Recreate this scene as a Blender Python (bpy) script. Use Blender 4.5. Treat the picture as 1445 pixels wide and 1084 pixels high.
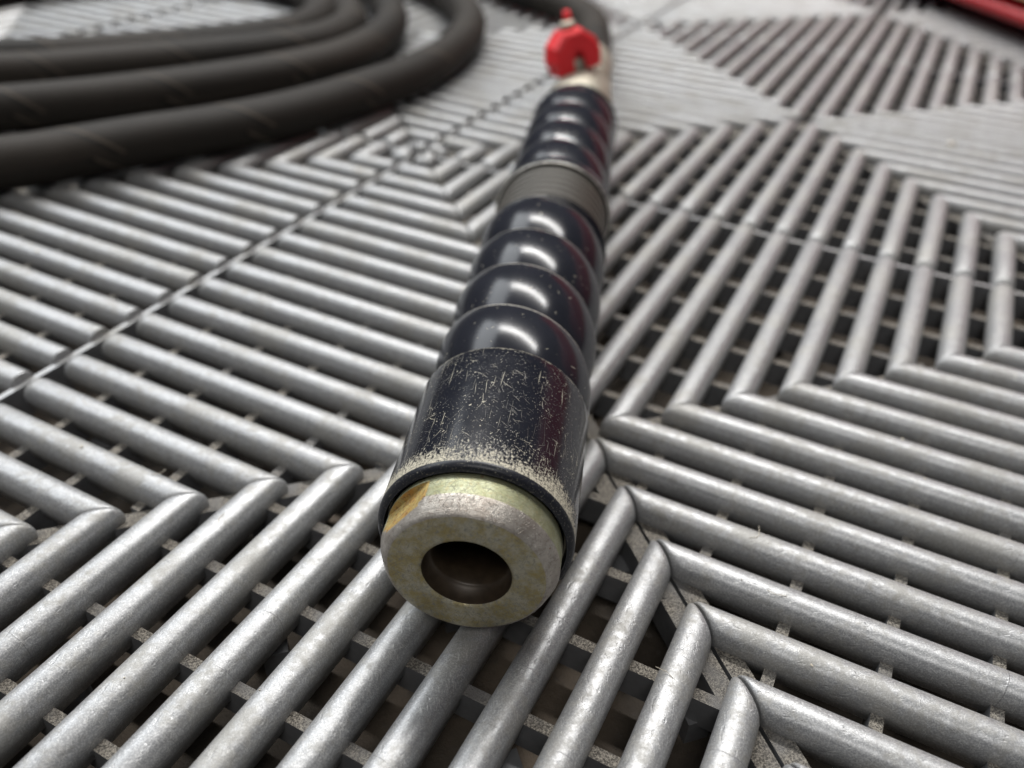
import bpy, bmesh, math, random
from mathutils import Vector, Matrix
random.seed(7)
for o in list(bpy.data.objects): bpy.data.objects.remove(o)
scene = bpy.context.scene
COL = scene.collection
MM = 0.001

# ------------------------------------------------------------------ camera
CAM = Vector((-74.08, -153.69, 135.28))                # millimetres, z = 0 is the top of the ribs
ROWS = [(0.9522731261, -0.3035180473, 0.0324451564),
        (-0.1549264835, -0.5721661105, -0.8053717941),
        (0.2630088932, 0.7619073020, -0.5918813945)]
FPX, PW, PH = 1169.15, 1445.0, 1084.0
cd = bpy.data.cameras.new('camera')
co = bpy.data.objects.new('camera', cd); COL.objects.link(co)
r0, r1, r2 = [Vector(r) for r in ROWS]
m = Matrix((r0, -r1, -r2)).transposed().to_4x4()
m.translation = CAM * MM
co.matrix_world = m
cd.sensor_width = 36.0; cd.sensor_fit = 'HORIZONTAL'
cd.lens = 36.0 * FPX / PW
cd.clip_start = 0.01; cd.clip_end = 50
cd.dof.use_dof = True
cd.dof.focus_distance = 0.157
cd.dof.aperture_fstop = 10.0
scene.camera = co

# ------------------------------------------------------------------ light
scene.view_settings.view_transform = 'Standard'
scene.view_settings.look = 'None'
scene.view_settings.gamma = 1.0
scene.view_settings.exposure = 0.12
w = bpy.data.worlds.new('World'); scene.world = w; w.use_nodes = True
bg = w.node_tree.nodes['Background']
bg.inputs[0].default_value = (0.80, 0.86, 1.0, 1); bg.inputs[1].default_value = 0.06

def area(name, loc, target, sx, sy, power, col=(1, 1, 1), roll=0.0):
    d = bpy.data.lights.new(name, 'AREA'); d.shape = 'RECTANGLE'; d.size = sx; d.size_y = sy
    d.energy = power; d.color = col
    o = bpy.data.objects.new(name, d); COL.objects.link(o)
    o.location = loc
    q = (Vector(target) - Vector(loc)).to_track_quat('-Z', 'Y')
    o.rotation_euler = (q @ Matrix.Rotation(roll, 3, 'Z').to_quaternion()).to_euler()
    return o
def tube_lamp(name, a, b, target, width, power, col):
    """long lamp between two ceiling points, turned towards the target"""
    a, b = Vector(a), Vector(b); c = (a + b) / 2
    x = (b - a).normalized(); z = (c - Vector(target)); z = (z - x * z.dot(x)).normalized(); y = z.cross(x)
    o = area(name, c, target, (b - a).length, width, power, col)
    mm = Matrix((x, y, z)).transposed().to_4x4(); mm.translation = c
    o.matrix_world = mm
    return o
tube_lamp('ceiling_tube_lamp', (-0.10, 1.80, 1.85), (1.10, 0.55, 1.85), (0.05, 0.12, 0.0), 0.13, 60, (1.0, 0.985, 0.96))
area('left_rear_fill_light', (-1.60, 2.30, 2.45), (0.0, 0.1, 0.0), 3.4, 1.5, 92, (0.93, 0.97, 1.0))  # unseen broad area light, added to brighten the left and far ribs
area('front_fill_light', (-0.45, -0.95, 1.55), (0.0, 0.0, 0.0), 0.8, 0.5, 9.0, (1.0, 0.98, 0.95))  # unseen soft panel behind the camera, added to light the nose face

# ------------------------------------------------------------------ helpers
def new_obj(name, data, parent=None, kind=None):
    o = bpy.data.objects.new(name, data); COL.objects.link(o)
    if parent is not None: o.parent = parent
    if kind: o['kind'] = kind
    return o
def tag(o, label, cat, group=None):
    o['label'] = label; o['category'] = cat
    if group: o['group'] = group
    return o

class MB:
    """collects vertices in millimetres, faces, uvs (millimetres) and material indices"""
    def __init__(s): s.v = []; s.f = []; s.uv = []; s.mi = []; s.sm = []
    def face(s, idx, uv=None, mi=0, smooth=True):
        s.f.append(tuple(idx)); s.uv.append(uv or [(0, 0)] * len(idx)); s.mi.append(mi); s.sm.append(smooth)
    def add(s, p): s.v.append(tuple(p)); return len(s.v) - 1
    def rings(s, rings, uvs, closed=True, mi=0, cap0=False, cap1=False, smooth=True, capmi=None):
        base = []
        for r in rings: base.append([s.add(p) for p in r])
        n = len(rings[0])
        for k in range(len(rings) - 1):
            for i in range(n if closed else n - 1):
                j = (i + 1) % n
                a, b, c, d = base[k][i], base[k][j], base[k + 1][j], base[k + 1][i]
                ua = uvs[k][i]; ub = uvs[k][i + 1]; uc = uvs[k + 1][i + 1]; ud = uvs[k + 1][i]
                s.face((a, b, c, d), [ua, ub, uc, ud], mi(k, i) if callable(mi) else mi, smooth)
        cm = 0 if capmi is None else capmi
        if cap0: s.face(list(reversed(base[0])), [uvs[0][i] for i in reversed(range(n))], cm, False)
        if cap1: s.face(base[-1], [uvs[-1][i] for i in range(n)], cm, False)
    def box(s, lo, hi, mat=None, mi=0, mitop=None, smooth=False):
        x0, y0, z0 = lo; x1, y1, z1 = hi
        P = [(x0,y0,z0),(x1,y0,z0),(x1,y1,z0),(x0,y1,z0),(x0,y0,z1),(x1,y0,z1),(x1,y1,z1),(x0,y1,z1)]
        if mat is not None: P = [mat @ Vector(p) for p in P]
        b = [s.add(p) for p in P]
        for q, m_ in (((3,2,1,0),mi),((4,5,6,7),mi if mitop is None else mitop),((0,1,5,4),mi),((1,2,6,5),mi),((2,3,7,6),mi),((3,0,4,7),mi)):
            s.face([b[i] for i in q], None, m_, smooth)
    def join(s, other, mat):
        off = len(s.v)
        for p in other.v: s.v.append(tuple(mat @ Vector(p)))
        for f, u, mi_, sm_ in zip(other.f, other.uv, other.mi, other.sm):
            s.f.append(tuple(i + off for i in f)); s.uv.append(u); s.mi.append(mi_); s.sm.append(sm_)
    def mesh(s, name, mats):
        me = bpy.data.meshes.new(name)
        me.from_pydata([(x * MM, y * MM, z * MM) for x, y, z in s.v], [], s.f)
        for m_ in mats: me.materials.append(m_)
        uvl = me.uv_layers.new(name='UVMap')
        flat = []
        for u in s.uv:
            for q in u: flat.extend(q)
        uvl.data.foreach_set('uv', flat)
        me.polygons.foreach_set('material_index', s.mi)
        me.polygons.foreach_set('use_smooth', s.sm)
        me.update()
        return me

# ------------------------------------------------------------------ materials
class NT:
    def __init__(s, name):
        s.m = bpy.data.materials.new(name); s.m.use_nodes = True
        s.t = s.m.node_tree; s.n = s.t.nodes; s.b = s.n['Principled BSDF']
    def node(s, typ, **kw):
        n = s.n.new(typ)
        for k, v in kw.items(): setattr(n, k, v)
        return n
    def link(s, a, b): s.t.links.new(a, b)
    def val(s, sock, v):
        if isinstance(v, bpy.types.NodeSocket): s.link(v, sock)
        else: sock.default_value = v
    def math(s, op, a, b=0.0, c=0.0, clamp=False):
        n = s.node('ShaderNodeMath', operation=op, use_clamp=clamp)
        s.val(n.inputs[0], a); s.val(n.inputs[1], b); s.val(n.inputs[2], c)
        return n.outputs[0]
    def mix(s, fac, a, b):
        n = s.node('ShaderNodeMix', data_type='RGBA')
        s.val(n.inputs[0], fac); s.val(n.inputs[6], a); s.val(n.inputs[7], b)
        return n.outputs[2]
    def mixf(s, fac, a, b):
        n = s.node('ShaderNodeMix', data_type='FLOAT')
        s.val(n.inputs[0], fac); s.val(n.inputs[2], a); s.val(n.inputs[3], b)
        return n.outputs[0]
    def step(s, x, lo, hi):
        n = s.node('ShaderNodeMapRange', interpolation_type='SMOOTHSTEP')
        s.val(n.inputs[0], x); s.val(n.inputs[1], lo); s.val(n.inputs[2], hi)
        return n.outputs[0]
    def pos(s):                                   # world position in millimetres
        g = s.node('ShaderNodeNewGeometry'); v = s.node('ShaderNodeVectorMath', operation='SCALE')
        s.link(g.outputs['Position'], v.inputs[0]); v.inputs['Scale'].default_value = 1000
        return v.outputs[0]
    def uv(s):
        return s.node('ShaderNodeUVMap', uv_map='UVMap').outputs[0]
    def mapping(s, vec, rot=0.0, scale=(1, 1, 1), loc=(0, 0, 0)):
        n = s.node('ShaderNodeMapping', vector_type='TEXTURE')      # TEXTURE: divides by the scale, after undoing the rotation
        s.link(vec, n.inputs[0]); n.inputs[1].default_value = loc
        n.inputs[2].default_value = (0, 0, rot); n.inputs[3].default_value = scale
        return n.outputs[0]
    def noise(s, vec, scale=1.0, detail=2.0, rough=0.5, col=False):
        n = s.node('ShaderNodeTexNoise'); s.link(vec, n.inputs['Vector'])
        n.inputs['Scale'].default_value = scale; n.inputs['Detail'].default_value = detail; n.inputs['Roughness'].default_value = rough
        return n.outputs[1 if col else 0]
    def sep(s, vec):
        n = s.node('ShaderNodeSeparateXYZ'); s.link(vec, n.inputs[0]); return n.outputs
    def bump(s, h, strength=0.3, dist=0.0002, prev=None):
        n = s.node('ShaderNodeBump'); s.link(h, n.inputs['Height'])
        n.inputs['Strength'].default_value = strength; n.inputs['Distance'].default_value = dist
        if prev is not None: s.link(prev, n.inputs['Normal'])
        return n.outputs[0]
    def set(s, **kw):
        names = {'color': 'Base Color', 'rough': 'Roughness', 'metal': 'Metallic', 'normal': 'Normal', 'spec': 'Specular IOR Level',
                 'coat': 'Coat Weight', 'coatr': 'Coat Roughness'}
        for k, v in kw.items(): s.val(s.b.inputs[names[k]], v)
        return s.m

def scratches(t, uv, n, width, length, thr, seed, spread=math.pi, base=0.0):
    """thin straight scratches at several angles, as a 0..1 mask"""
    out = None
    for i in range(n):
        a = base + spread * (i + 0.37 * ((i * 7 + seed) % 3)) / n
        v = t.mapping(uv, a, (width, length, 1), (seed * 13.1 + i * 7.7, i * 5.3 + seed, 0))
        m_ = t.step(t.noise(v, 1.0, 1.0, 0.4), thr, thr + 0.05)
        out = m_ if out is None else t.math('MAXIMUM', out, m_)
    return out

def mat_rib():
    t = NT('silver_grey_plastic'); p = t.pos(); uv = t.uv()
    fleck = t.noise(p, 3.2, 2.0, 0.7)
    big = t.noise(p, 0.045, 3.0, 0.6)
    mid = t.noise(p, 0.33, 4.0, 0.65)
    col = t.mix(big, (0.235, 0.238, 0.244, 1), (0.325, 0.325, 0.327, 1))
    col = t.mix(t.step(fleck, 0.42, 0.75), col, (0.52, 0.52, 0.52, 1))
    grime = t.math('MULTIPLY', t.step(mid, 0.52, 0.78), 0.55)
    col = t.mix(grime, col, (0.20, 0.19, 0.17, 1))
    # hairline transverse marks along the rib and fine scratches
    x = t.sep(uv)[0]
    wob = t.math('MULTIPLY', t.noise(p, 0.02, 1.0), 16.0)
    fr = t.math('FRACT', t.math('DIVIDE', t.math('ADD', x, wob), 13.7))
    ln = t.math('SUBTRACT', 1.0, t.step(t.math('ABSOLUTE', t.math('SUBTRACT', fr, 0.5)), 0.002, 0.010))
    ln = t.math('MULTIPLY', ln, t.step(t.noise(p, 0.09, 2.0), 0.50, 0.64))
    col = t.mix(t.math('MULTIPLY', ln, 0.40), col, (0.10, 0.10, 0.11, 1))
    sc = scratches(t, uv, 4, 0.16, 3.2, 0.69, 3)
    col = t.mix(t.math('MULTIPLY', sc, 0.55), col, (0.74, 0.73, 0.70, 1))
    speck = t.step(t.noise(p, 1.3, 3.0, 0.6), 0.70, 0.76)
    col = t.mix(t.math('MULTIPLY', speck, 0.7), col, (0.66, 0.63, 0.55, 1))
    rough = t.math('ADD', t.math('MULTIPLY', fleck, 0.18), t.math('ADD', 0.23, t.math('MULTIPLY', mid, 0.24)))
    # dull scuffed and dusty patches break up the sheen
    dust = t.step(t.math('ADD', t.math('MULTIPLY', t.noise(p, 0.055, 4.0, 0.6), 0.6), t.math('MULTIPLY', t.noise(p, 0.5, 4.0, 0.65), 0.4)), 0.47, 0.60)
    col = t.mix(t.math('MULTIPLY', dust, 0.45), col, (0.30, 0.285, 0.25, 1))
    rough = t.math('ADD', rough, t.math('MULTIPLY', dust, 0.17))
    # dents dragged along the rib
    dv = t.mapping(uv, 0.25, (3.4, 1.3, 1))
    dent = t.step(t.noise(dv, 1.0, 3.0, 0.6), 0.58, 0.72)
    h = t.math('ADD', t.math('MULTIPLY', fleck, 0.14), t.math('ADD', t.math('MULTIPLY', dent, 0.5), t.math('MULTIPLY', mid, 0.55)))
    h = t.math('SUBTRACT', h, t.math('MULTIPLY', sc, 0.35))
    h = t.math('SUBTRACT', h, t.math('MULTIPLY', ln, 0.35))
    return t.set(color=col, rough=rough, metal=0.50, normal=t.bump(h, 0.36, 0.00035), spec=0.5)

def mat_grit():
    t = NT('dusty_grainy_plastic'); p = t.pos()
    a = t.noise(p, 2.6, 3.0, 0.75); b = t.noise(p, 0.10, 2.0)
    col = t.mix(t.step(a, 0.40, 0.62), (0.06, 0.053, 0.045, 1), (0.32, 0.29, 0.245, 1))
    col = t.mix(t.step(b, 0.45, 0.75), col, (0.17, 0.165, 0.16, 1))
    return t.set(color=col, rough=0.75, normal=t.bump(a, 0.9, 0.0006), metal=0.1)

def mat_wall():
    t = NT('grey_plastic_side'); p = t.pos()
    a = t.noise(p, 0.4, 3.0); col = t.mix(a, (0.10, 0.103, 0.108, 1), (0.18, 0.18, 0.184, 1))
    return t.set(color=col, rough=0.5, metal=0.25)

def mat_ground():
    t = NT('old_concrete'); p = t.pos()
    a = t.noise(p, 0.02, 6.0, 0.6); b = t.noise(p, 0.4, 4.0, 0.7)
    col = t.mix(t.step(a, 0.35, 0.65), (0.035, 0.027, 0.019, 1), (0.13, 0.10, 0.072, 1))
    col = t.mix(t.step(b, 0.55, 0.8), col, (0.06, 0.05, 0.042, 1))
    return t.set(color=col, rough=0.8, normal=t.bump(b, 0.5, 0.001))

BEIGE = (0.50, 0.46, 0.36, 1)
def mat_sleeve():
    t = NT('scratched_black_anodised'); uv = t.uv(); p = t.pos()
    x, y, _ = t.sep(uv)                                      # x around (mm), y along from the front rim (mm)
    wv = t.node('ShaderNodeVectorMath', operation='MULTIPLY_ADD'); t.link(t.noise(uv, 0.35, 2.0, 0.5, True), wv.inputs[0])
    wv.inputs[1].default_value = (1.4, 1.4, 0); t.link(uv, wv.inputs[2]); uw = wv.outputs[0]
    sc = scratches(t, uw, 6, 0.22, 6.5, 0.735, 1)
    sc2 = scratches(t, uv, 3, 0.26, 13.0, 0.712, 5, 0.22, -0.08)
    sc3 = scratches(t, uw, 5, 0.26, 1.8, 0.75, 9)
    sc = t.math('MAXIMUM', t.math('MULTIPLY', sc, 0.8), t.math('MULTIPLY', sc3, 0.9))
    speck = t.step(t.noise(uv, 1.25, 3.0, 0.6), 0.655, 0.69)
    spf = t.step(t.noise(uv, 2.4, 2.0, 0.5), 0.665, 0.72)
    blob = t.step(t.noise(uw, 0.30, 5.0, 0.62), 0.695, 0.715)
    dens = t.step(t.noise(uv, 0.11, 2.0), 0.33, 0.62)
    mk = t.math('MAXIMUM', t.math('MAXIMUM', sc, sc2), t.math('MAXIMUM', t.math('MAXIMUM', speck, blob), t.math('MULTIPLY', spf, 0.8)))
    mk = t.math('MULTIPLY', mk, t.math('ADD', 0.18, t.math('MULTIPLY', dens, 0.82)))
    # dust rubbed onto the front edge, running out in streaks along the axis
    st = t.noise(t.mapping(uw, 0, (0.35, 2.2, 1)), 1.0, 3.0, 0.6)
    lo = t.noise(uv, 0.09, 2.0)
    grain = t.noise(uv, 1.9, 4.0, 0.65)
    gm = t.math('ADD', t.math('MULTIPLY', grain, 0.55), t.math('MULTIPLY', st, 0.45))
    thr = t.math('ADD', t.math('MULTIPLY', y, 0.030), t.math('SUBTRACT', 0.60, t.math('MULTIPLY', lo, 0.42)))
    d = t.math('MULTIPLY', t.step(t.math('SUBTRACT', gm, thr), -0.05, 0.07), t.math('ADD', 0.25, t.math('MULTIPLY', t.step(t.noise(uv, 2.2, 3.0, 0.65), 0.40, 0.56), 0.75)))
    # worn back rim
    rr = t.step(t.math('ADD', y, t.math('MULTIPLY', t.math('SUBTRACT', t.noise(uv, 0.9, 3.0, 0.7), 0.5), 3.6)), 35.6, 37.2)
    mk = t.math('MAXIMUM', mk, t.math('MAXIMUM', d, t.math('MULTIPLY', rr, 0.75)))
    mk = t.math('MINIMUM', mk, 1.0)
    haze = t.noise(uv, 0.20, 4.0, 0.6)
    base = t.mix(haze, (0.006, 0.007, 0.011, 1), (0.014, 0.015, 0.021, 1))
    col = t.mix(mk, base, BEIGE)
    rough = t.mixf(mk, t.math('ADD', 0.13, t.math('MULTIPLY', haze, 0.12)), 0.75)
    return t.set(color=col, rough=rough, normal=t.bump(mk, 0.35, 0.00012), spec=0.33)

def mat_black(name='black_anodised', r0_=0.145, dust=0.0):
    t = NT(name); uv = t.uv()
    haze = t.noise(uv, 0.12, 4.0, 0.6)
    base = t.mix(haze, (0.010, 0.011, 0.015, 1), (0.020, 0.021, 0.028, 1))
    sc = scratches(t, uv, 3, 0.32, 3.0, 0.765, 8)
    sp = t.step(t.noise(uv, 0.7, 2.0, 0.5), 0.745, 0.765)
    mk = t.math('MAXIMUM', sc, sp)
    if dust: mk = t.math('MAXIMUM', mk, t.math('MULTIPLY', t.step(t.noise(uv, 2.2, 4.0, 0.7), 0.56, 0.70), dust))
    col = t.mix(mk, base, BEIGE)
    return t.set(color=col, rough=t.mixf(mk, t.math('ADD', r0_, t.math('MULTIPLY', haze, 0.10)), 0.6), spec=0.27)

def mat_worn_edge():
    t = NT('worn_bare_edge'); uv = t.uv()
    a = t.noise(t.mapping(uv, 0, (1.6, 0.4, 1)), 1.0, 3.0, 0.7)
    col = t.mix(t.step(a, 0.30, 0.62), (0.06, 0.058, 0.055, 1), (0.72, 0.68, 0.60, 1))
    return t.set(color=col, rough=0.42, metal=0.55)

def mat_rubber():
    t = NT('brown_grey_rubber'); uv = t.uv()
    a = t.noise(uv, 0.5, 4.0, 0.6); b = t.noise(t.mapping(uv, 0, (12, 0.5, 1)), 1.0, 2.0)
    col = t.mix(a, (0.040, 0.035, 0.028, 1), (0.075, 0.066, 0.053, 1))
    col = t.mix(t.math('MULTIPLY', b, 0.4), col, (0.05, 0.045, 0.038, 1))
    return t.set(color=col, rough=0.55)

def mat_hose():
    t = NT('black_fabric_wrapped_rubber'); uv = t.uv(); p = t.pos()
    x, y, _ = t.sep(uv)                                       # x around, y along
    h = t.math('FRACT', t.math('DIVIDE', t.math('ADD', y, t.math('MULTIPLY', x, 1.15)), 61.0))
    ridge = t.math('SUBTRACT', 1.0, t.step(t.math('ABSOLUTE', t.math('SUBTRACT', h, 0.985)), 0.010, 0.040))
    a = t.noise(p, 0.05, 4.0, 0.6); b = t.noise(p, 0.8, 3.0, 0.6)
    col = t.mix(a, (0.006, 0.0053, 0.0045, 1), (0.019, 0.0155, 0.012, 1))
    col = t.mix(t.math('MULTIPLY', t.step(b, 0.55, 0.8), 0.3), col, (0.06, 0.048, 0.036, 1))
    col = t.mix(t.math('MULTIPLY', ridge, 0.0), col, (0.004, 0.0038, 0.0035, 1))
    hh = t.math('ADD', t.math('MULTIPLY', h, 3.0), t.math('MULTIPLY', b, 0.25))
    band = t.math('FLOOR', t.math('ADD', t.math('DIVIDE', t.math('ADD', y, t.math('MULTIPLY', x, 1.15)), 61.0), 0.0))
    wn = t.node('ShaderNodeTexWhiteNoise', noise_dimensions='1D'); t.link(band, wn.inputs['W'])
    col = t.mix(t.math('MULTIPLY', wn.outputs[0], 0.55), col, (0.036, 0.028, 0.021, 1))
    edge = t.math('SUBTRACT', 1.0, t.step(h, 0.01, 0.045))
    col = t.mix(t.math('MULTIPLY', edge, 0.75), col, (0.095, 0.075, 0.055, 1))
    col = t.mix(t.math('MULTIPLY', t.step(h, 0.93, 0.985), 0.9), col, (0.003, 0.003, 0.003, 1))
    return t.set(color=col, rough=0.66, normal=t.bump(hh, 1.0, 0.0012), spec=0.22)

def mat_zinc(name, c1, c2, c3, rough, metal=0.62):
    t = NT(name); uv = t.uv(); p = t.pos()
    a = t.noise(p, 0.30, 5.0, 0.7); b = t.noise(p, 1.3, 4.0, 0.7); c = t.noise(p, 4.0, 2.0, 0.7)
    col = t.mix(t.step(a, 0.36, 0.66), c1, c2)
    col = t.mix(t.step(b, 0.50, 0.70), col, c3)
    rust = t.step(t.noise(p, 0.55, 4.0, 0.7), 0.69, 0.76)
    col = t.mix(t.math('MULTIPLY', rust, 0.8), col, (0.22, 0.11, 0.05, 1))
    col = t.mix(t.math('MULTIPLY', t.step(c, 0.55, 0.72), 0.45), col, (0.20, 0.18, 0.13, 1))
    sc = scratches(t, uv, 5, 0.22, 3.6, 0.67, 2)
    col = t.mix(t.math('MULTIPLY', sc, 0.5), col, (0.22, 0.21, 0.19, 1))
    turn = t.noise(t.mapping(uv, 0, (30, 0.16, 1)), 1.0, 2.0, 0.6)
    h = t.math('ADD', t.math('MULTIPLY', turn, 0.7), t.math('ADD', t.math('MULTIPLY', c, 0.5), t.math('MULTIPLY', b, 0.5)))
    h = t.math('SUBTRACT', h, t.math('MULTIPLY', sc, 0.5))
    return t.set(color=col, rough=t.math('ADD', rough, t.math('MULTIPLY', b, 0.25)), metal=metal, normal=t.bump(h, 0.6, 0.00022))

def mat_simple(name, col, rough, metal=0.0, var=0.25, scale=0.3):
    t = NT(name); p = t.pos(); a = t.noise(p, scale, 4.0, 0.6)
    lo = tuple(c * (1 - var) for c in col) + (1,); hi = tuple(min(1, c * (1 + var)) for c in col) + (1,)
    return t.set(color=t.mix(a, lo, hi), rough=t.math('ADD', rough - 0.06, t.math('MULTIPLY', a, 0.12)), metal=metal)

M_RIB, M_GRIT, M_WALL, M_GROUND = mat_rib(), mat_grit(), mat_wall(), mat_ground()
M_SLEEVE, M_BLACK, M_EDGE, M_RUBBER, M_HOSE = mat_sleeve(), mat_black(), mat_worn_edge(), mat_rubber(), mat_hose()
M_ZFACE = mat_zinc('yellow_zinc_face', (0.42, 0.34, 0.15, 1), (0.54, 0.51, 0.40, 1), (0.33, 0.32, 0.28, 1), 0.25, 0.72)
M_ZBAND = mat_zinc('green_zinc_band', (0.29, 0.295, 0.17, 1), (0.40, 0.41, 0.28, 1), (0.36, 0.32, 0.18, 1), 0.34)
M_ZEDGE = mat_zinc('bare_rosy_zinc_chamfer', (0.40, 0.355, 0.31, 1), (0.54, 0.50, 0.45, 1), (0.28, 0.24, 0.205, 1), 0.28, 0.75)
M_RIM = mat_black('dusty_black_rim', 0.30, 0.50)
M_RUSTF = mat_zinc('rusty_wrench_flat', (0.42, 0.22, 0.05, 1), (0.46, 0.36, 0.13, 1), (0.16, 0.08, 0.03, 1), 0.45, 0.25)
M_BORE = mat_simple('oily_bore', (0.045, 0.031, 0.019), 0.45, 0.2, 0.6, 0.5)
M_BRASS = mat_simple('dull_nickel_brass', (0.40, 0.37, 0.30), 0.55, 0.6, 0.3, 0.15)
M_RED = mat_simple('red_plastic', (0.75, 0.022, 0.028), 0.45, 0.0, 0.15, 0.2)
M_REDP = mat_simple('red_enamel', (0.36, 0.014, 0.018), 0.35, 0.0, 0.12, 0.02)
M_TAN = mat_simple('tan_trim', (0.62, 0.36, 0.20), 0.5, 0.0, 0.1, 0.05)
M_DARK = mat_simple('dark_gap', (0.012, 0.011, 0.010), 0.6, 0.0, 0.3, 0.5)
M_CRUMB = mat_simple('pale_debris', (0.58, 0.52, 0.42), 0.8, 0.0, 0.3, 0.6)
M_FOOT = mat_simple('black_rubber_foot', (0.03, 0.03, 0.03), 0.7)

# ------------------------------------------------------------------ the setting: concrete ground and the grid floor
g = MB()
g.box((-2500, -2000, -40), (2500, 3000, -18.0), None, 0)
ground = new_obj('ground', g.mesh('ground', [M_GROUND]), None, 'structure')

N = 11; U = 400.0 / 22; P = U / math.sqrt(2); ND = N * P          # ribs per quarter edge, diagonal pitch, rib pitch, half diagonal
HW = 3.75
def profile(sy=1.0, top=1.0, bottom=-8.2):
    pts = [(-3.1 * sy, bottom), (-HW * sy, -4.3 * top - (1 - top) * 5.5)]
    for k in range(1, 12):
        a = math.pi - math.pi * k / 12
        ca, sa = math.cos(a), math.sin(a)          # slightly squared arch: broad flat-ish top
        pts.append((HW * sy * math.copysign(abs(ca) ** 0.84, ca), -4.3 + 4.3 * sa ** 0.84))
    pts.append((HW * sy, -4.3 * top - (1 - top) * 5.5)); pts.append((3.1 * sy, bottom))
    if top < 1.0:
        zb = -8.0
        pts = [(y, z if z <= -4.35 else zb + (z - zb) * top) for y, z in pts]
    return pts
PL = [0.0]
_p = profile()
for a, b in zip(_p, _p[1:]): PL.append(PL[-1] + math.hypot(b[0] - a[0], b[1] - a[1]))
PL.append(PL[-1] + 7)

def rib_mb(j, sgn, cap, seam):
    """one rib from the break line to its mitre. j: index from the middle, sgn: side of the middle, cap: rounded or butt inner end"""
    o = (j + 0.5) * P
    mb = MB(); R = []; V = []
    def xe(y): return ND - o - sgn * y
    def put(xf, sy, top):
        pr = profile(sy, top)
        R.append([(xf(y), y, z) for y, z in pr])
        V.append([(xf(pr[i % len(pr)][0]), PL[i]) for i in range(len(pr) + 1)])
    length = xe(0)
    if cap == 'round':
        for dx, s_ in ((0.0, 0.42), (0.35, 0.66), (1.1, 0.86), (2.2, 0.965), (3.6, 1.0)):
            d0 = 2.1 + dx
            put(lambda y, d0=d0: min(d0, xe(y) - 2.6), 0.55 + 0.45 * s_, s_)
    else:
        put(lambda y: min(1.05, xe(y) - 2.6), 0.985, 0.99)
        put(lambda y: min(1.7, xe(y) - 2.4), 1.0, 1.0)
    nseg = max(0, int(length / 25))
    for k in range(1, nseg + 1):
        t = k / (nseg + 1)
        put(lambda y, t=t: 6 + (xe(y) - 10) * t if length > 14 else xe(y) - 2.2, 1.0, 1.0)
    gap = 0.42 if seam else 0.03
    if seam: ends = ((2.0, 1.0, 1.0), (0.9, 0.985, 0.985), (0.3, 0.94, 0.955), (0.0, 0.87, 0.91))
    else:    ends = ((1.5, 1.0, 1.0), (0.5, 0.995, 0.99), (0.0, 0.965, 0.965))
    for ins, sy, tp in ends: put(lambda y, ins=ins: xe(y) - gap - ins, sy, tp)
    mb.rings(R, V, True, 0, True, True)
    return mb

def bar_mb(k, seam0, seam1):
    """low cross bar, k steps out of the corner; runs across the ribs"""
    half = k * ND / 7 - 4.0
    mb = MB(); wv = 1.25
    mb.box((-wv, -half, -12.6), (wv, half, -4.9), None, 0, 1)
    return mb

_rc, _bc = {}, {}
def rib_m(*key):
    if key not in _rc: _rc[key] = rib_mb(*key)
    return _rc[key]
def bar_m(*key):
    if key not in _bc: _bc[key] = bar_mb(*key)
    return _bc[key]
_rm, _bm = {}, {}
def rib_mesh(key):
    if key not in _rm: _rm[key] = rib_m(*key).mesh('rib', [M_RIB])
    return _rm[key]
def bar_mesh(key):
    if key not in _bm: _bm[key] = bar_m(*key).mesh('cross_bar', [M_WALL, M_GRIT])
    return _bm[key]

def tile_pieces():
    """pieces of one tile in the tile's own frame: origin at its centre, quarters at (+-1, +-1)"""
    ribs, bars = [], []
    for qx in (-1, 0):
        for qy in (-1, 0):
            c = Vector(((qx + 0.5) * 200, (qy + 0.5) * 200, 0))
            # the quarter is of the right-and-away kind when its indices on the whole floor add up to an even number
            kindA = ((qx + 1) + qy) % 2 == 0
            ang = math.radians(45) if kindA else math.radians(-45)
            for half in (0, 1):
                rot = ang + math.pi * half
                for j in range(N):
                    for sgn in (-1, 1):
                        M = Matrix.Translation(c) @ Matrix.Rotation(rot, 4, 'Z') @ Matrix.Translation((0, sgn * (j + 0.5) * P, 0))
                        end = M @ Vector((ND - (j + 0.5) * P, 0, 0))
                        seam = max(abs(end.x), abs(end.y)) > 199
                        cap = ('round', 'butt')[half] if kindA else ('butt', 'round')[1 - half]
                        ribs.append(((j, sgn, cap, seam), M))
                for k in range(1, 7):
                    M = Matrix.Translation(c) @ Matrix.Rotation(rot, 4, 'Z') @ Matrix.Translation((ND - k * ND / 7, 0, 0))
                    bars.append(((k, 0, 0), M))
    return ribs, bars
RIBS, BARS = tile_pieces()

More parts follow.
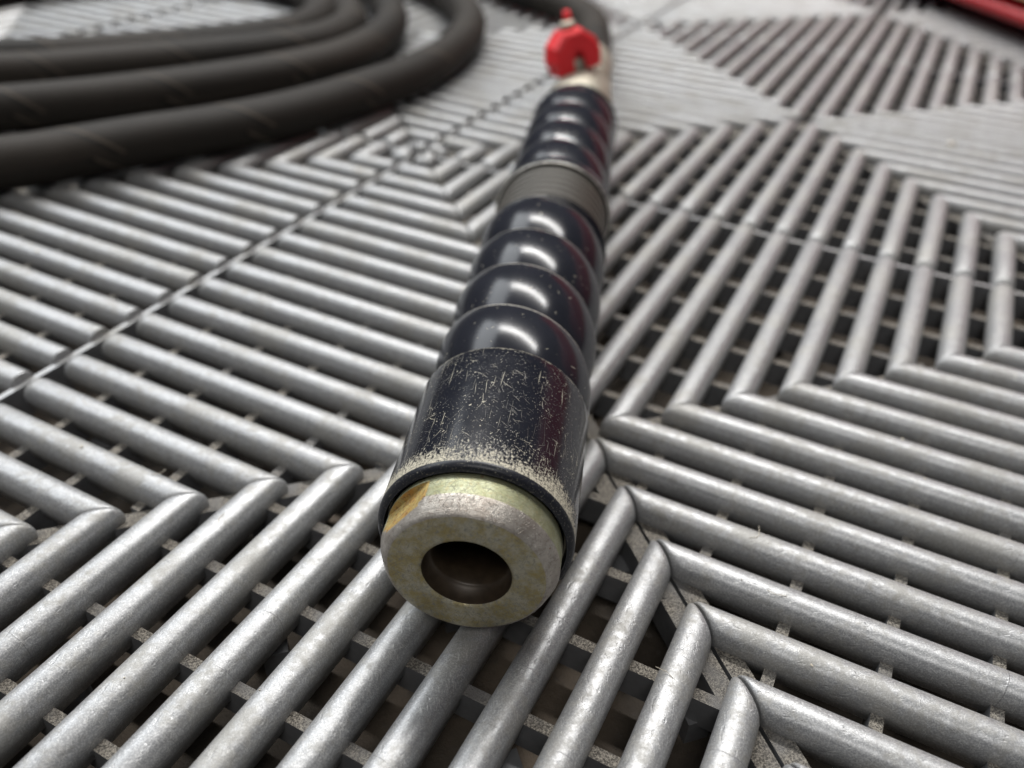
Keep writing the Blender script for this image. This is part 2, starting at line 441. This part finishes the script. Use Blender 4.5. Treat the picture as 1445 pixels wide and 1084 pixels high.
def frame_mb():
    mb = MB(); e = 200.0
    fl = 4.3; g0 = 0.42; zt = -5.1
    # flanges along the four edges, mitred by butting
    for k in range(4):
        M = Matrix.Rotation(k * math.pi / 2, 4, 'Z')
        mb.box((-e + g0, e - g0 - fl, -13.5), (e - g0 - fl, e - g0, zt), M, 0, 1)
    # inner cross walls
    i0 = e - g0 - fl
    mb.box((-i0, -2.2, -13.2), (i0, 2.2, zt - 0.2), None, 0, 1)
    mb.box((-2.2, 2.2, -13.2), (2.2, i0, zt - 0.2), None, 0, 1)
    mb.box((-2.2, -i0, -13.2), (2.2, -2.2, zt - 0.2), None, 0, 1)
    # thin wall along the break of each quarter
    for qx in (-1, 0):
        for qy in (-1, 0):
            c = Vector(((qx + 0.5) * 200, (qy + 0.5) * 200, 0))
            kindA = ((qx + 1) + qy) % 2 == 0
            M = Matrix.Translation(c) @ Matrix.Rotation(math.radians(45 if kindA else -45), 4, 'Z')
            mb.box((-0.9, -ND + 8, -12.0), (0.9, ND - 8, -2.5), M, 0, 2)
    # feet
    for x in range(-5, 6):
        for y in range(-5, 6):
            mb.box((x * 38.6 - 2.6, y * 38.6 - 2.6, -18.0), (x * 38.6 + 2.6, y * 38.6 + 2.6, -11.6), None, 0)
    return mb
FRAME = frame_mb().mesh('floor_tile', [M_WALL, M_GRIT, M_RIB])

def project(p):
    d = Vector(p) - CAM
    z = r2.dot(d)
    if z < 20: return None
    return (PW / 2 + FPX * r0.dot(d) / z, PH / 2 + FPX * r1.dot(d) / z, z)
def score(M, ends, width):
    """on-screen area of the part of a piece that lies in the frame"""
    n = 9; tot = 0.0; prev = None
    a, b = Vector(ends[0]), Vector(ends[1])
    for i in range(n):
        q = project(M @ a.lerp(b, i / (n - 1)))
        if q and prev and -20 < q[0] < PW + 20 and -20 < q[1] < PH + 20:
            tot += math.hypot(q[0] - prev[0], q[1] - prev[1]) * width * FPX / q[2]
        prev = q
    return tot

floor = bpy.data.objects.new('floor', None); COL.objects.link(floor); floor['kind'] = 'structure'
TILES = [(i, j) for i in range(-3, 4) for j in range(-2, 4)]
cand_r, cand_b = [], []
def tile_mat(t): return Matrix.Translation((-200 + 400 * t[0], 400 * t[1], 0))
for ti in TILES:
    T = tile_mat(ti)
    for idx, ((j, sgn, cap, seam), M) in enumerate(RIBS):
        s_ = score(T @ M, ((1, 0, 0), (ND - (j + 0.5) * P, 0, 0)), 8)
        if s_ > 60: cand_r.append((s_, ti, idx))
    for idx, ((k, _a, _b), M) in enumerate(BARS):
        h = k * ND / 7
        s_ = score(T @ M, ((0, -h, -5), (0, h, -5)), 3)
        if s_ > 60: cand_b.append((s_, ti, idx))
cand_r.sort(reverse=True); cand_b.sort(reverse=True)
pick_r = {(t, i) for _, t, i in cand_r[:300]}
pick_b = {(t, i) for _, t, i in cand_b[:110]}
def to_m(M):
    Q = M.copy(); Q.translation = M.translation * MM; return Q
def rest_mesh(name, pieces, getter, skip, mats):
    mb = MB()
    for i, (key, M) in enumerate(pieces):
        if i not in skip: mb.join(getter(*key), M)
    return mb.mesh(name, mats) if mb.v else None
full_r = full_b = None
for ti in TILES:
    tile = new_obj('floor_tile', FRAME, floor); tile.location = tile_mat(ti).translation * MM
    sr = {i for t, i in pick_r if t == ti}; sb = {i for t, i in pick_b if t == ti}
    for i in sorted(sr):
        key, M = RIBS[i]; o = new_obj('rib', rib_mesh(key), tile); o.matrix_local = to_m(M)
    for i in sorted(sb):
        key, M = BARS[i]; o = new_obj('cross_bar', bar_mesh(key), tile); o.matrix_local = to_m(M)
    if sr: mr = rest_mesh('rib', RIBS, rib_m, sr, [M_RIB])
    else:
        if full_r is None: full_r = rest_mesh('rib', RIBS, rib_m, set(), [M_RIB])
        mr = full_r
    if sb: mbm = rest_mesh('cross_bar', BARS, bar_m, sb, [M_WALL, M_GRIT])
    else:
        if full_b is None: full_b = rest_mesh('cross_bar', BARS, bar_m, set(), [M_WALL, M_GRIT])
        mbm = full_b
    if mr: new_obj('outer_ribs', mr, tile, 'stuff')
    if mbm: new_obj('outer_cross_bars', mbm, tile, 'stuff')

# ------------------------------------------------------------------ the tool
TH = 1.12136356; RT = 18.92
TA = Vector((-34.96, -30.0, RT))
tool = bpy.data.objects.new('tool_handle', None); COL.objects.link(tool)
tool.location = Vector((TA.x, TA.y, 0)) * MM
tool.rotation_euler = (0, 0, TH)          # local x runs along the tool, away from the camera; local z up; axis at z = RT
tag(tool, 'black ribbed tool handle with scratched sleeve and hollow zinc-plated nose lying on grey grid floor', 'tool')

def lathe(prof, seg=96, mi=None, cz=RT, cap0=False, cap1=False, rmod=None, phase=0.0, closed_profile=False):
    """prof: list of (s, r) along local x. returns MB; uv = (around, along) in mm"""
    mb = MB(); R = []; V = []; acc = 0.0
    rm = max(r for _, r in prof)
    for k, (s, r) in enumerate(prof):
        if k: acc += math.hypot(s - prof[k - 1][0], r - prof[k - 1][1])
        ring = []
        for i in range(seg):
            a = 2 * math.pi * i / seg + phase
            rr = rmod(s, r, a) if rmod else r
            ring.append((s, -rr * math.sin(a), cz + rr * math.cos(a)))       # a = 0 is up, positive towards the right of the tool
        R.append(ring); V.append([(rm * 2 * math.pi * i / seg, acc) for i in range(seg + 1)])
    mb.rings(R, V, True, mi if mi is not None else 0, cap0, cap1)
    return mb

# --- scratched front sleeve
pr = [(-20.4, 18.92)] + [(-20.4 + 36.0 * k / 12, 18.92) for k in range(1, 13)] + [(15.9, 18.85), (16.2, 18.6), (16.3, 18.1), (16.3, 14.0)]
sl = lathe(pr, 128, lambda k, i: 0 if k < 13 else 1)
sleeve = new_obj('sleeve', sl.mesh('sleeve', [M_SLEEVE, M_EDGE]), tool)
# rolled black lip in front of the sleeve, with the bright bead and dark recess behind the nose
lp = [(-20.4, 18.92)]
for k in range(1, 9):
    a = math.pi / 2 * k / 8; lp.append((-20.4 - 1.5 * math.sin(a), 18.92 - 1.5 * (1 - math.cos(a))))
lp += [(-21.9, 17.5), (-21.5, 17.25), (-18.2, 17.2), (-15.0, 17.1)]
rim = new_obj('rim', lathe(lp, 128).mesh('rim', [M_RIM]), sleeve)
bead = [(-19.0 + 0.55 * math.cos(a), 17.05 + 0.4 * math.sin(a)) for a in [math.pi * 2 * k / 10 for k in range(11)]]
new_obj('bead', lathe(bead, 96).mesh('bead', [M_BRASS]), sleeve)
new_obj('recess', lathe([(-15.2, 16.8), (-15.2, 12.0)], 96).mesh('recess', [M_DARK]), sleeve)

# --- steel nose with bore and two wrench flats
FLAT = math.radians(-52)
def nose_mod(s, r, a):
    if -26.7 + NSH <= s <= -21.3 + NSH and r > 10:
        for f0 in (FLAT, FLAT + math.pi):
            c = math.cos(a - f0)
            if c > 0.5: r = min(r, 15.0 * NSC / c)
    return r
npf = [(-15.5, 14.2), (-19.4, 14.2), (-19.6, 15.9), (-19.9, 16.2), (-20.6, 16.25), (-21.25, 16.25), (-21.35, 16.25), (-23.0, 16.25), (-24.0, 16.25), (-25.2, 16.25), (-25.35, 16.25), (-25.7, 16.15), (-26.6, 15.75), (-27.6, 15.25), (-28.4, 14.75), (-28.75, 14.45), (-28.9, 14.1)]
def nose_mi(k, i):
    a = 2 * math.pi * i / 192
    if k < 12:
        if k in (5, 6, 7, 8, 9, 10, 11):
            for f0 in (FLAT, FLAT + math.pi):
                if math.cos(a - f0) > 15.0 * NSC / max(15.1 * NSC, npf[k + 1][1]): return 2
        return 0 if k < 10 else 1
    return 1
NSH = -1.2; NSC = 1.03
npf = [(a_ + NSH, b_ * NSC) for a_, b_ in npf]
nmb = lathe(npf, 192, nose_mi, rmod=nose_mod)
nmb.sm = [m_ != 2 for m_ in nmb.mi]
nose = new_obj('steel_nose', nmb.mesh('steel_nose', [M_ZBAND, M_ZEDGE, M_RUSTF]), tool)
fp = [(-28.9, 14.1), (-28.95, 13.6), (-28.95, 12.0), (-28.95, 10.5), (-28.95, 9.0), (-28.92, 8.45), (-28.6, 8.12)]
new_obj('nose_face', lathe([(a_ + NSH, b_ * NSC) for a_, b_ in fp], 128).mesh('nose_face', [M_ZFACE]), nose)
bp = [(-28.6, 8.12), (-28.2, 8.0), (-25.4, 7.95), (-25.0, 7.3), (-24.6, 7.0), (-20.0, 7.0), (-19.6, 7.3), (10.0, 7.3), (90.0, 7.0), (90.0, 0.05)]
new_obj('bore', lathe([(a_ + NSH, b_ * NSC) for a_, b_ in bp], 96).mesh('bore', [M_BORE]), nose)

# --- ribbed grips: one bulging helical rib with a sharp worn far edge
def rib_profile(L, rlo, rhi):
    out = []; flags = []
    for q in range(13):
        t = (q / 12) if q < 11 else (0.94, 0.972, 1.0)[q - 10]
        r = rlo + (rhi - rlo) * (1 - ((0.72 - t) / 0.72) ** 2 if t < 0.72 else 1 - 0.25 * ((t - 0.72) / 0.28) ** 2)
        out.append((t * (L - 1.1), r)); flags.append(1 if q == 12 else 0)
    re = out[-1][1]
    out += [(L - 0.85, re - 0.10), (L - 0.60, re - 0.45), (L - 0.35, min(rlo, re - 0.8)), (L, rlo)]
    return out, flags + [1, 1, 0, 0]
def grip(s0, s1, n, rlo, rhi, seg=112):
    L = (s1 - s0) / n
    prof, fl = rib_profile(L, rlo, rhi)
    mb = MB(); R = []; V = []; acc = [0.0]
    for a_, b_ in zip(prof, prof[1:]): acc.append(acc[-1] + math.hypot(b_[0] - a_[0], b_[1] - a_[1]))
    for k in range(seg * (n + 1) + 1):
        th = 2 * math.pi * (k / seg - 1)                          # the rib climbs one pitch per turn, nearer on the tool's right
        ring = []
        for ds, r in prof:
            s_ = min(max(s0 + L * th / (2 * math.pi) + ds, s0), s1)
            ring.append((s_, r * math.sin(th), RT + r * math.cos(th)))
        R.append(ring); V.append([(rhi * th, a_ + L * 40) for a_ in acc])
    mb.rings(R, V, False, lambda k, i: 1 if fl[i + 1] == 1 else 0)
    me = mb.mesh('ribbed_grip', [M_BLACK, M_EDGE])
    bm = bmesh.new(); bm.from_mesh(me)
    bmesh.ops.remove_doubles(bm, verts=bm.verts[:], dist=2e-6)
    bmesh.ops.dissolve_degenerate(bm, edges=bm.edges[:], dist=1e-6)
    bmesh.ops.recalc_face_normals(bm, faces=bm.faces[:])
    bm.to_mesh(me); bm.free()
    g_ = new_obj('ribbed_grip', me, tool)
    re_ = rhi - 0.25
    lip = lathe([(s1 - 2.2, rlo), (s1 - 1.0, re_ - 0.15), (s1 - 0.3, re_), (s1 + 0.1, re_ - 0.1), (s1 + 0.4, re_ - 0.5), (s1 + 0.5, rlo - 1.0)], 112, lambda k, i: 1 if k in (2, 3) else 0)
    new_obj('end_lip', lip.mesh('end_lip', [M_BLACK, M_EDGE]), g_)
    return g_
grip(15.5, 97.0, 4, 15.8, 18.9)
# --- rubber sleeve with shallow grooves
rp = []
for k in range(121):
    t = k / 120; s = 96.0 + t * 30.5
    rp.append((s, 17.8 - 0.75 * max(0, math.sin(t * math.pi * 2 * 7.5)) ** 2))
new_obj('rubber_sleeve', lathe(rp, 96).mesh('rubber_sleeve', [M_RUBBER]), tool)
# --- collar lip, second grip, end plug
cp = [(123.5, 17.4), (122.6, 17.9), (122.4, 18.5), (122.9, 18.95), (124.2, 19.0), (126.5, 18.9), (129.5, 18.2), (131.0, 17.0)]
new_obj('collar', lathe(cp, 96, lambda k, i: 1 if k == 2 else 0).mesh('collar', [M_BLACK, M_EDGE]), tool)
grip(130.0, 212.0, 4, 14.7, 17.6)
new_obj('end_plug', lathe([(211, 15.0), (213.0, 15.6), (214.5, 15.2), (215.5, 13.5), (215.5, 4.0)], 96).mesh('end_plug', [M_BLACK]), tool)

# --- ball valve with a red wing handle, its stem leaning to the left
valve = new_obj('ball_valve', None, tool)
def part(name, mb, mats, parent): return new_obj(name, mb.mesh(name, mats), parent)
def flat(mb):
    mb.sm = [False] * len(mb.sm); return mb
vb = lathe([(214, 9.5), (222, 9.5), (224, 11.5), (229, 13.6), (237, 14.4), (246, 14.0), (252, 12.8), (255, 11.2), (264, 11.2)], 48)
part('valve_body', vb, [M_BRASS], valve)
part('hex_nut', flat(lathe([(216.0, 7), (216.0, 12.6), (216.8, 13.6), (222.2, 13.6), (223.0, 12.6), (223.0, 8)], 6)), [M_BRASS], valve)
part('hex_nut', flat(lathe([(256, 7), (256, 12.2), (256.8, 13.2), (264.5, 13.2), (265.2, 12.2), (265.2, 7)], 6, phase=0.3)), [M_BRASS], valve)
part('ferrule', lathe([(264, 8), (264, 11.6), (266, 12.2), (270, 12.2), (271, 11.4), (276, 11.4), (277, 12.0), (304, 11.8), (306, 11.2), (306, 8)], 48), [M_BRASS], valve)
LEAN = math.radians(-15)
def tilt(mb, cx):
    """local z of mb becomes the leaning stem direction through the valve axis at x = cx"""
    M = Matrix.Translation((cx, 0, RT)) @ Matrix.Rotation(LEAN, 4, 'X')
    mb.v = [tuple(M @ Vector(p)) for p in mb.v]; return mb
def post(r0_, z0, r1_, z1, seg=20):
    mb = MB(); R = []
    for r, z in ((r0_, z0), (r0_, z0 + 0.8 * (z1 - z0)), (r1_, z1)):
        R.append([(r * math.cos(2 * math.pi * i / seg), r * math.sin(2 * math.pi * i / seg), z) for i in range(seg)])
    mb.rings(R, [[(0, 0)] * (seg + 1)] * 3, True, 0, True, True); return mb
VC = 248.0
part('stem', tilt(post(5.4, 9, 4.4, 18.5), VC), [M_BRASS], valve)
def handle_mb():
    """wing knob: two thick cheeks under a roof-shaped ridge with a deep slot between them, turned a little on the stem"""
    mb = MB(); rot = Matrix.Rotation(math.radians(30), 4, 'Z')
    outer = [(-10.4, 13.5), (-11.6, 19.5), (-10.0, 25.5), (-4.2, 30.6), (4.2, 30.6), (10.0, 25.5), (11.6, 19.5), (10.4, 13.5)]
    inner = [(3.6, 13.5), (3.0, 21.5), (1.4, 24.0), (-1.4, 24.0), (-3.0, 21.5), (-3.6, 13.5)]
    sec = outer + inner
    R = []
    for x, sc, dz in ((-7.0, 0.84, -1.6), (-6.0, 0.95, -0.4), (-2.0, 1.0, 0.0), (2.0, 1.0, 0.0), (6.0, 0.95, -0.4), (7.0, 0.84, -1.6)):
        R.append([tuple(rot @ Vector((x, y * sc, z + (dz if z > 20 else -0.4 * dz)))) for y, z in sec])
    mb.rings(R, [[(0, 0)] * (len(sec) + 1)] * len(R), True, 0, True, True, smooth=False)
    mb.box((-3.6, -3.9, 13.8), (3.6, 3.9, 23.4), rot, 0)
    return mb
hd = part('handle', tilt(handle_mb(), VC), [M_RED], valve)
part('screw', tilt(post(3.4, 30.8, 2.6, 33.4), VC + 0.6), [M_BRASS], hd)
part('stop_tab', tilt(post(1.9, 24.0, 1.4, 37.0, 12), VC + 5.0), [M_RED], hd)

# ------------------------------------------------------------------ the hose
HR = 10.0
def catmull(pts, n=10):
    out = []
    P_ = [2 * pts[0] - pts[1]] + pts + [2 * pts[-1] - pts[-2]]
    for i in range(1, len(P_) - 2):
        a, b, c, d = P_[i - 1], P_[i], P_[i + 1], P_[i + 2]
        for k in range(n):
            t = k / n
            out.append(0.5 * ((2 * b) + (c - a) * t + (2 * a - 5 * b + 4 * c - d) * t * t + (3 * b - a - 3 * c + d) * t ** 3))
    out.append(P_[-2]); return out
def tube(path, r, seg=28):
    mb = MB(); R = []; V = []; acc = 0.0
    up = Vector((0, 0, 1)); nprev = None
    for k, p in enumerate(path):
        d = (path[min(k + 1, len(path) - 1)] - path[max(k - 1, 0)]).normalized()
        s = d.cross(up).normalized(); u = s.cross(d).normalized()
        if k: acc += (p - path[k - 1]).length
        R.append([tuple(p + r * (math.cos(2 * math.pi * i / seg) * s + math.sin(2 * math.pi * i / seg) * u)) for i in range(seg)])
        V.append([(2 * math.pi * r * i / seg, acc) for i in range(seg + 1)])
    mb.rings(R, V, True, 0, True, True); return mb
AX = Vector((math.cos(TH), math.sin(TH), 0))
def on_tool(s, z=RT): return Vector((TA.x, TA.y, 0)) + AX * s + Vector((0, 0, z))
H = HR + 0.1
hose_pts = [on_tool(290), on_tool(302), on_tool(312, 18.4), on_tool(332, 14.0), Vector((123, 298, H)), Vector((138, 334, H)), Vector((148, 365, H)), Vector((149, 400, H)), Vector((141, 430, H)), Vector((128, 465, H)),
            Vector((108, 540, H)), Vector((50, 650, H)), Vector((-60, 720, H)), Vector((-220, 720, H)), Vector((-360, 620, H)), Vector((-430, 470, H)), Vector((-410, 320, H)), Vector((-330, 222, H)), Vector((-240, 186, H)),
            Vector((-163, 193, H)), Vector((-139, 199, H)), Vector((-113, 207, H)), Vector((-86, 214, H)), Vector((-56, 226, H)), Vector((-21, 248, H)), Vector((21, 284, H)), Vector((57, 338, H)), Vector((76, 400, H)), Vector((72, 480, H)),
            Vector((30, 570, H + 8)), Vector((-60, 640, H + 14)), Vector((-200, 650, H + 4)), Vector((-320, 570, H)), Vector((-365, 440, H)), Vector((-310, 300, H)), Vector((-240, 260, H)),
            Vector((-173, 260, H)), Vector((-116, 269, H)), Vector((-49, 292, H)), Vector((-8, 322, H)), Vector((22, 378, H)), Vector((30, 445, H)), Vector((18, 520, H)),
            Vector((-80, 590, H)), Vector((-190, 596, H)), Vector((-290, 530, H)), Vector((-315, 430, H)), Vector((-260, 360, H)),
            Vector((-185, 342, H)), Vector((-118, 346, H)), Vector((-42, 370, H)), Vector((-14, 425, H)), Vector((-34, 500, H)), Vector((-110, 552, H)), Vector((-200, 530, H)), Vector((-262, 450, H)), Vector((-286, 372, H + 20)), Vector((-245, 322, H + 6)), Vector((-185, 316, H)), Vector((-118, 322, H)), Vector((-40, 340, H)), Vector((-9, 368, H)), Vector((2, 405, H)), Vector((0, 470, H))]
hose = new_obj('rubber_hose', tube(catmull(hose_pts, 10), HR).mesh('rubber_hose', [M_HOSE]))
tag(hose, 'thick black fabric-wrapped rubber hose lying in loops on the grid floor', 'hose')

# ------------------------------------------------------------------ red cabinet whose lower edge shows in the corner
cab = bpy.data.objects.new('red_cabinet', None); COL.objects.link(cab)
tag(cab, 'red enamelled steel cabinet with a tan trim strip along its lower edge', 'cabinet')
pa, pb = Vector((436, 377, 0)), Vector((423, 290, 0))
dirv = (pb - pa).normalized()
cab.location = pa * MM; cab.rotation_euler = (0, 0, math.atan2(dirv.y, dirv.x))      # local x along the visible edge (towards the camera), local y away from the tool
def bevbox(lo, hi, b, mat, name, parent):
    bm = bmesh.new(); bmesh.ops.create_cube(bm, size=1.0)
    for v in bm.verts:
        v.co = Vector([(lo[i] + hi[i]) / 2 + v.co[i] * (hi[i] - lo[i]) for i in range(3)]) * MM
    bmesh.ops.bevel(bm, geom=bm.edges[:], offset=b * MM, segments=4, profile=0.5, affect='EDGES')
    for f in bm.faces: f.smooth = True
    me = bpy.data.meshes.new(name); bm.to_mesh(me); bm.free(); me.materials.append(mat)
    return new_obj(name, me, parent)
bevbox((-330, 8, 22), (330, 360, 220), 10, M_REDP, 'cabinet_body', cab)
bevbox((-332, 2, 12), (332, 362, 21), 4, M_REDP, 'base_rail', cab)
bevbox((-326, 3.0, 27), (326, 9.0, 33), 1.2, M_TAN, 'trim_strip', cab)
for fx in (-300, 300):
    for fy in (40, 320): bevbox((fx - 16, fy - 16, 0), (fx + 16, fy + 16, 13), 2, M_FOOT, 'foot', cab)

# ------------------------------------------------------------------ crumbs and lint
def crumb_mb(rnd, s):
    mb = MB(); ps = []
    for k in range(6):
        v = Vector((rnd.uniform(-1, 1), rnd.uniform(-1, 1), rnd.uniform(-0.5, 0.5))); ps.append(v.normalized() * s * rnd.uniform(0.5, 1.0))
    bm = bmesh.new()
    for p_ in ps: bm.verts.new(p_)
    bmesh.ops.convex_hull(bm, input=bm.verts[:])
    bm.verts.index_update()
    for v in bm.verts: mb.add(v.co)
    for f in bm.faces: mb.face([v.index for v in f.verts], None, 0, False)
    bm.free(); return mb
rnd = random.Random(5)
db = MB()
for s_, ti, idx in rnd.sample(cand_r[:260], 150):
    (j, sgn, cap, seam), M = RIBS[idx]
    L = ND - (j + 0.5) * P
    x = rnd.uniform(4, max(5, L - 4)); y = rnd.uniform(-2.4, 2.4)
    z = -4.3 + 4.3 * (1 - abs(y / HW) ** 2.38) ** (1 / 2.38)
    q = project(tile_mat(ti) @ M @ Vector((x, y, z)))
    if not q: continue
    size = rnd.choice((0.25, 0.3, 0.35, 0.45, 0.6, 0.9))
    db.join(crumb_mb(rnd, size), tile_mat(ti) @ M @ Matrix.Translation((x, y, z + size * 0.2)))
new_obj('debris', db.mesh('debris', [M_CRUMB]), None, 'stuff')
lb = MB()
for s_, ti, idx in rnd.sample(cand_r[:120], 34):
    (j, sgn, cap, seam), M = RIBS[idx]
    L = ND - (j + 0.5) * P
    c0 = tile_mat(ti) @ M @ Vector((rnd.uniform(5, max(6, L - 5)), rnd.uniform(-1.5, 1.5), 0.05))
    a = rnd.uniform(0, 6.28); pts = []
    for k in range(5):
        pts.append(c0.copy()); a += rnd.uniform(-0.7, 0.7)
        c0 = c0 + Vector((math.cos(a), math.sin(a), rnd.uniform(-0.02, 0.12))) * rnd.uniform(0.6, 1.7)
    lb.join(tube(catmull(pts, 4), 0.06, 5), Matrix.Identity(4))
new_obj('lint', lb.mesh('lint', [M_CRUMB]), None, 'stuff')
cr = new_obj('stone_chip', crumb_mb(random.Random(3), 3.0).mesh('stone_chip', [M_CRUMB])); cr.location = (0.247, 0.149, 0.001)
tag(cr, 'small beige stone chip lying alone on the pale ribs', 'debris')
